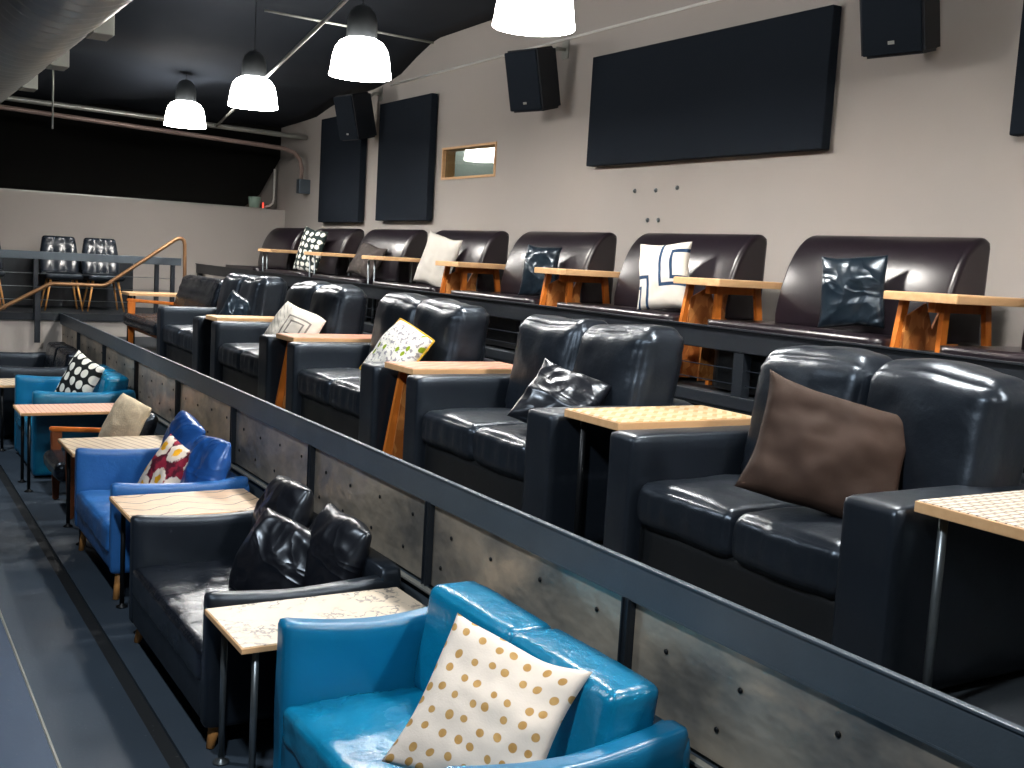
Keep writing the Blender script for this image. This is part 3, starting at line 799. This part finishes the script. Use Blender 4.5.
# ------------------------------------------------------------------ wall panels and speakers
def panel(label, y0, y1, z0, z1, th=.10):
    r = thing('acoustic_panel', label, 'panel', (XW-.001, (y0+y1)/2, z0), 'black acoustic panels')
    hw = (y1-y0)/2; h = z1-z0
    MB().box(-th, -.02, -hw, hw, 0, h, .008).build('fabric_face', BLKF, r)
    MB().box(-.02, 0, -hw+.03, hw-.03, .02, h-.02).build('backing_frame', BLKMET, r)
panel('wide black acoustic panel above the booths', 5.32, 8.05, 2.945, 3.87)
panel('tall black acoustic panel beside the projection window', 11.13, 12.52, 2.48, 3.87)
panel('tall black acoustic panel nearest the far corner', 13.06, 14.45, 2.46, 3.84)
panel('black acoustic panel cut by frame edge beside nearest speaker', 2.0, 3.94, 2.94, 3.84)
def speaker(label, y, z, yaw, tilt):
    r = thing('wall_speaker', label, 'speaker', (XW-.30, y, z), 'black wall speakers')
    R = Matrix.Rotation(math.radians(yaw), 4, 'Z') @ Matrix.Rotation(math.radians(tilt), 4, 'Y')
    m = MB()
    poly = [(-.17, -.20), (.15, -.13), (.15, .13), (-.17, .20)]
    m.prism(poly, -.27, .27, .02, 'Z', False, 3); 
    for v in m.bm.verts: v.co = R @ v.co
    m.build('cabinet', BLKS, r)
    g = MB(); g.box(-.183, -.168, -.185, .185, -.255, .255, .006, M=R); go = g.build('grille', BLKF, r)
    MB().box(-.187, -.183, -.02, .02, -.20, -.18, .001, M=R).build('badge', CONDUIT, go)
    b = MB(); b.tube([(.10, 0, .20), (.20, 0, .30), (.299, 0, .30)], .018, 10); b.box(.285, .299, -.05, .05, .22, .38, .004)
    b.build('bracket', CONDUIT, r)
speaker('black wall speaker beside the wide acoustic panel', 8.63, 3.72, 16, -14)
speaker('black wall speaker at top of frame, nearest the camera', 4.56, 3.70, 12, -14)
speaker('black wall speaker between the two tall acoustic panels', 12.72, 3.72, 12, -14)

# conduits and pipes
tag(MB().tube([(XW-.022, -1, 4.12), (XW-.022, 6.5, 4.12), (XW-.022, 12.4, 4.095)], .013, 8).build('wall_conduit', WHITEP), 'thin metal conduit running along top of the beige wall', 'pipe')
tag(MB().tube([(2.77, 8.58, 3.905), (4.3, 8.72, 3.905)], .010, 8).build('ceiling_conduit', CONDUIT), 'thin metal conduit crossing below the ceiling near the speaker', 'pipe')
tag(MB().tube([(2.35, 4.9, 3.665), (4.27, 15.15, 3.665)], .015, 10).build('ceiling_rod', CONDUIT), 'pale metal rod running diagonally behind the hanging lamps', 'pipe')
tag(MB().tube([(-2, 15.2, 3.73), (1.6, 15.2, 3.73), (5.3, 15.2, 3.655), (5.57, 15.2, 3.65)], .034, 12).build('water_pipe', CONDUIT), 'thick pale pipe crossing above far landing, upper of two', 'pipe')
tag(MB().tube([(-2, 15.1, 3.62), (1.6, 15.1, 3.60), (4.9, 15.1, 3.475), (5.2, 15.1, 3.46), (5.36, 15.1, 3.42), (5.45, 15.1, 3.33), (5.48, 15.1, 3.2), (5.48, 15.1, 3.06)], .030, 12).build('water_pipe',
    plain('reddish_pipe', srgb(150, 130, 122), .45, .3)), 'thick pipe bending down at the far corner, lower of two', 'pipe')
tag(MB().box(5.43, 5.598, 15.04, 15.16, 2.86, 3.058, .008).build('junction_box', STEEL), 'grey junction box at end of the bent pipe', 'box')
# duct
r = thing('air_duct', 'large ribbed round metal air duct under the ceiling', 'duct', (1.27, 5, 4.0))
prof = []; y = -9.0
while y < 10.2:
    prof += [(.445, y), (.452, y+.10), (.485, y+.17), (.49, y+.20), (.445, y+.24)]; y += .24
MB().lathe(prof, seg=56, axis='Y').build('duct_shell', DUCT, r)
for i, yy in enumerate((9.05, 11.05, 13.0)):
    MB().box(.30, .455, yy-5-.15, yy-5+.15, -.40, -.24, .006).build('outlet', CONDUIT, r)
MB().tube([(.42, 6.6, -.33), (.42, 6.6, -.43), (.42, 6.6, -.9)], .010, 6).build('hanger_rod', CONDUIT, r)

# ------------------------------------------------------------------ hanging lamps
LX = 3.40
LL = ['hanging dome lamp directly left of the diagonal rod end, farthest away', 'hanging dome lamp third from the camera in the lamp row',
      'hanging dome lamp with its smoked cap visible, second from the camera', 'hanging dome lamp nearest the camera, cut by the frame top']
def lamp(label, y):
    z = 3.437
    r = thing('pendant_lamp', label, 'lamp', (LX, y, z), 'white hanging dome lamps')
    s_ = [(.240, .0), (.240, .012), (.232, .05), (.226, .10), (.216, .16), (.198, .215), (.168, .258), (.12, .285)]
    o = MB().lathe(s_, seg=40).build('lamp_shade', SHADE, r)
    md = o.modifiers.new('th', 'SOLIDIFY'); md.thickness = .006
    MB().lathe([(.118, .278), (.118, .36), (.114, .42), (.098, .48), (.065, .52), (.02, .54), (0, .542)], seg=28).build('lamp_cap', CAPM, r)
    MB().lathe([(0, .262), (.115, .262), (.115, .276), (0, .276)], seg=24).build('socket_plate', CAPM, r)
    MB().tube([(0, 0, .53), (0, 0, max(.6, cz(y)-z-.0))], .004, 8).build('hanging_rod', BLKMET, r)
    l = D.lights.new('lamp_light', 'POINT'); l.energy = LAMP_W; l.color = (1, .97, .94); l.shadow_soft_size = .10
    lo = D.objects.new('bulb', l); C.objects.link(lo); lo.parent = r; lo.location = (0, 0, .10)
LAMP_W = 125
for k, y in enumerate((13.36, 10.80, 8.14, 5.60)):
    lamp(LL[k], y)
lamp('hanging dome lamp of the same row, just above the top of the picture', 3.0)
lamp('extra hanging dome lamp added to the row, outside the picture beside the camera', .4)  # unseen lamp added to brighten the near part of the right wall

# unseen spotlights added over the aisle to brighten the front rows
def spot(label, x, y, z, tx, ty, tz, W, ang, col, size=.08):
    r = thing('added_spotlight', label, 'spotlight', (x, y, z), 'added unseen spotlights')
    d = (Vector((tx, ty, tz))-Vector((x, y, z))).normalized()
    q = d.to_track_quat('-Z', 'Y').to_matrix().to_4x4()
    m = MB(); m.lathe([(.0, .16), (.05, .16), (.06, .10), (.075, -.06), (.07, -.06), (.05, .08)], seg=20)
    for v in m.bm.verts: v.co = q @ v.co
    m.build('housing', BLKMET, r)
    MB().tube([(0, 0, .12), (0, 0, max(.2, cz(y)-z))], .012, 8).build('stem', BLKMET, r)
    l = D.lights.new('spot', 'SPOT'); l.energy = W; l.color = col; l.spot_size = math.radians(ang); l.spot_blend = .7; l.shadow_soft_size = size
    o = D.objects.new('spot_bulb', l); C.objects.link(o); o.parent = r; o.location = d*.07; o.rotation_euler = q.to_euler()
spot('added unseen spotlight beside the duct, nearest the camera', .25, 1.6, 3.55, 1.9, 3.2, .6, 290, 95, (.90, .95, 1), .10)
spot('added unseen spotlight beside the duct, second from the camera', .25, 5.0, 3.55, 1.9, 5.2, .5, 200, 105, (.90, .95, 1), .10)
spot('added unseen spotlight beside the duct, third from the camera', .25, 10.2, 3.55, 1.9, 11.0, .5, 280, 110, (.90, .95, 1), .10)

# ------------------------------------------------------------------ far landing
g = thing('landing_guard', 'grey steel guard rail along edge of the far landing', 'railing', (0, 14.44, ZS))
MB().box(-5, 3.66, -.03, .03, .65, .745, .004).build('top_beam', STEEL, g)
for x in (-1.0, .5, 1.93, 3.36, 3.56):
    MB().box(x-.025, x+.025, -.025, .025, .002, .65).build('post', STEELD, g)
for zz in (.16, .32, .48):
    MB().tube([(-5, 0, zz), (3.6, 0, zz)], .004, 6).build('cable', PIPE, g)
h = thing('handrail', 'bronze pipe handrail stepping up beside the far landing', 'handrail', (0, 14.28, 0))
MB().tube([(.6, 0, .68), (1.52, 0, 1.176), (2.05, 0, 1.482), (2.09, 0, 1.495), (2.13, 0, 1.497), (2.66, 0, 1.495), (2.70, 0, 1.502), (2.75, 0, 1.53), (3.54, 0, 2.105), (3.59, 0, 2.13), (3.63, 0, 2.125), (3.655, 0, 2.10), (3.665, 0, 2.05), (3.672, 0, 1.7), (3.68, 0, Z2+.002)], .024, 12).build('rail_pipe', BRONZE, h)
MB().box(1.90, 1.965, -.01, .02, .78, 1.46, .004).build('bracket_post', STEELD, h)
struct(MB().box(-5, 3.35, 15.75, 16.05, ZS+.002, ZS+.62, .006).build('trim_5', STEELD))
def shell_chair(label, x, y, z):
    r = thing('dining_chair', label, 'chair', (x, y, z), 'black tufted chairs on the far landing')
    m = MB()
    def tuft(w, p):
        w.y += -.02*abs(math.sin((p[0]+1)*PI*1.5))*abs(math.sin((p[2]+1)*PI*1.25))
        w.y += (w.z+.2)*.22; k = 1-.16*max(0, p[2]); w.x *= k
        return w
    m.soft(-.235, .235, -.04, .045, -.24, .26, .035, 22, (0, .0, 0), .002, 5, 1, tuft)
    o = m.build('backrest', leather('navy_black_vinyl', srgb(36, 44, 54), .28, .1, 5), r); o.location = (0, .20, .68)
    MB().soft(-.23, .23, -.24, .22, .40, .48, .035, 12, (0, 0, .015)).build('seat', BLK_ARM, r)
    for sx in (-1, 1):
        for sy in (-1, 1):
            MB().tube([(sx*.15, sy*.15, .41), (sx*.225, sy*.21, .002)], .016, 10, .010).build('leg', LEGW, r)
shell_chair('black tufted chair on the landing, cut by left frame edge', 1.42, 15.12, ZS)
shell_chair('black tufted chair on the far landing, left of the pair', 2.33, 15.12, ZS)
shell_chair('black tufted chair on the far landing, right of the pair', 2.84, 15.12, ZS)

# ------------------------------------------------------------------ world, camera
w = D.worlds.new('world'); bpy.context.scene.world = w; w.use_nodes = True
w.node_tree.nodes['Background'].inputs[0].default_value = (.05, .06, .07, 1); w.node_tree.nodes['Background'].inputs[1].default_value = .3
cam = D.cameras.new('camera'); co = D.objects.new('camera', cam); C.objects.link(co)
cam.sensor_width = 36; cam.lens = 1100.76*36/1024; cam.clip_start = .02
def rot(yaw, pitch, roll):
    f = Vector((math.sin(yaw)*math.cos(pitch), math.cos(yaw)*math.cos(pitch), -math.sin(pitch)))
    r = f.cross(Vector((0, 0, 1))).normalized(); d = f.cross(r)
    c_, s_ = math.cos(roll), math.sin(roll)
    r2 = r*c_+d*s_; d2 = d*c_-r*s_
    return Matrix((r2, -d2, -f)).transposed()
co.matrix_world = Matrix.Translation((0, 0, 2.1)) @ rot(.54477180, .11212591, -.05776451).to_4x4()
sc = bpy.context.scene; sc.camera = co
vs = sc.view_settings; vs.view_transform = 'Standard'; vs.look = 'None'; vs.exposure = 0.0; vs.gamma = 1; vs.use_curve_mapping = False
sc.cycles.use_denoising = True
sc.cycles.max_bounces = 8
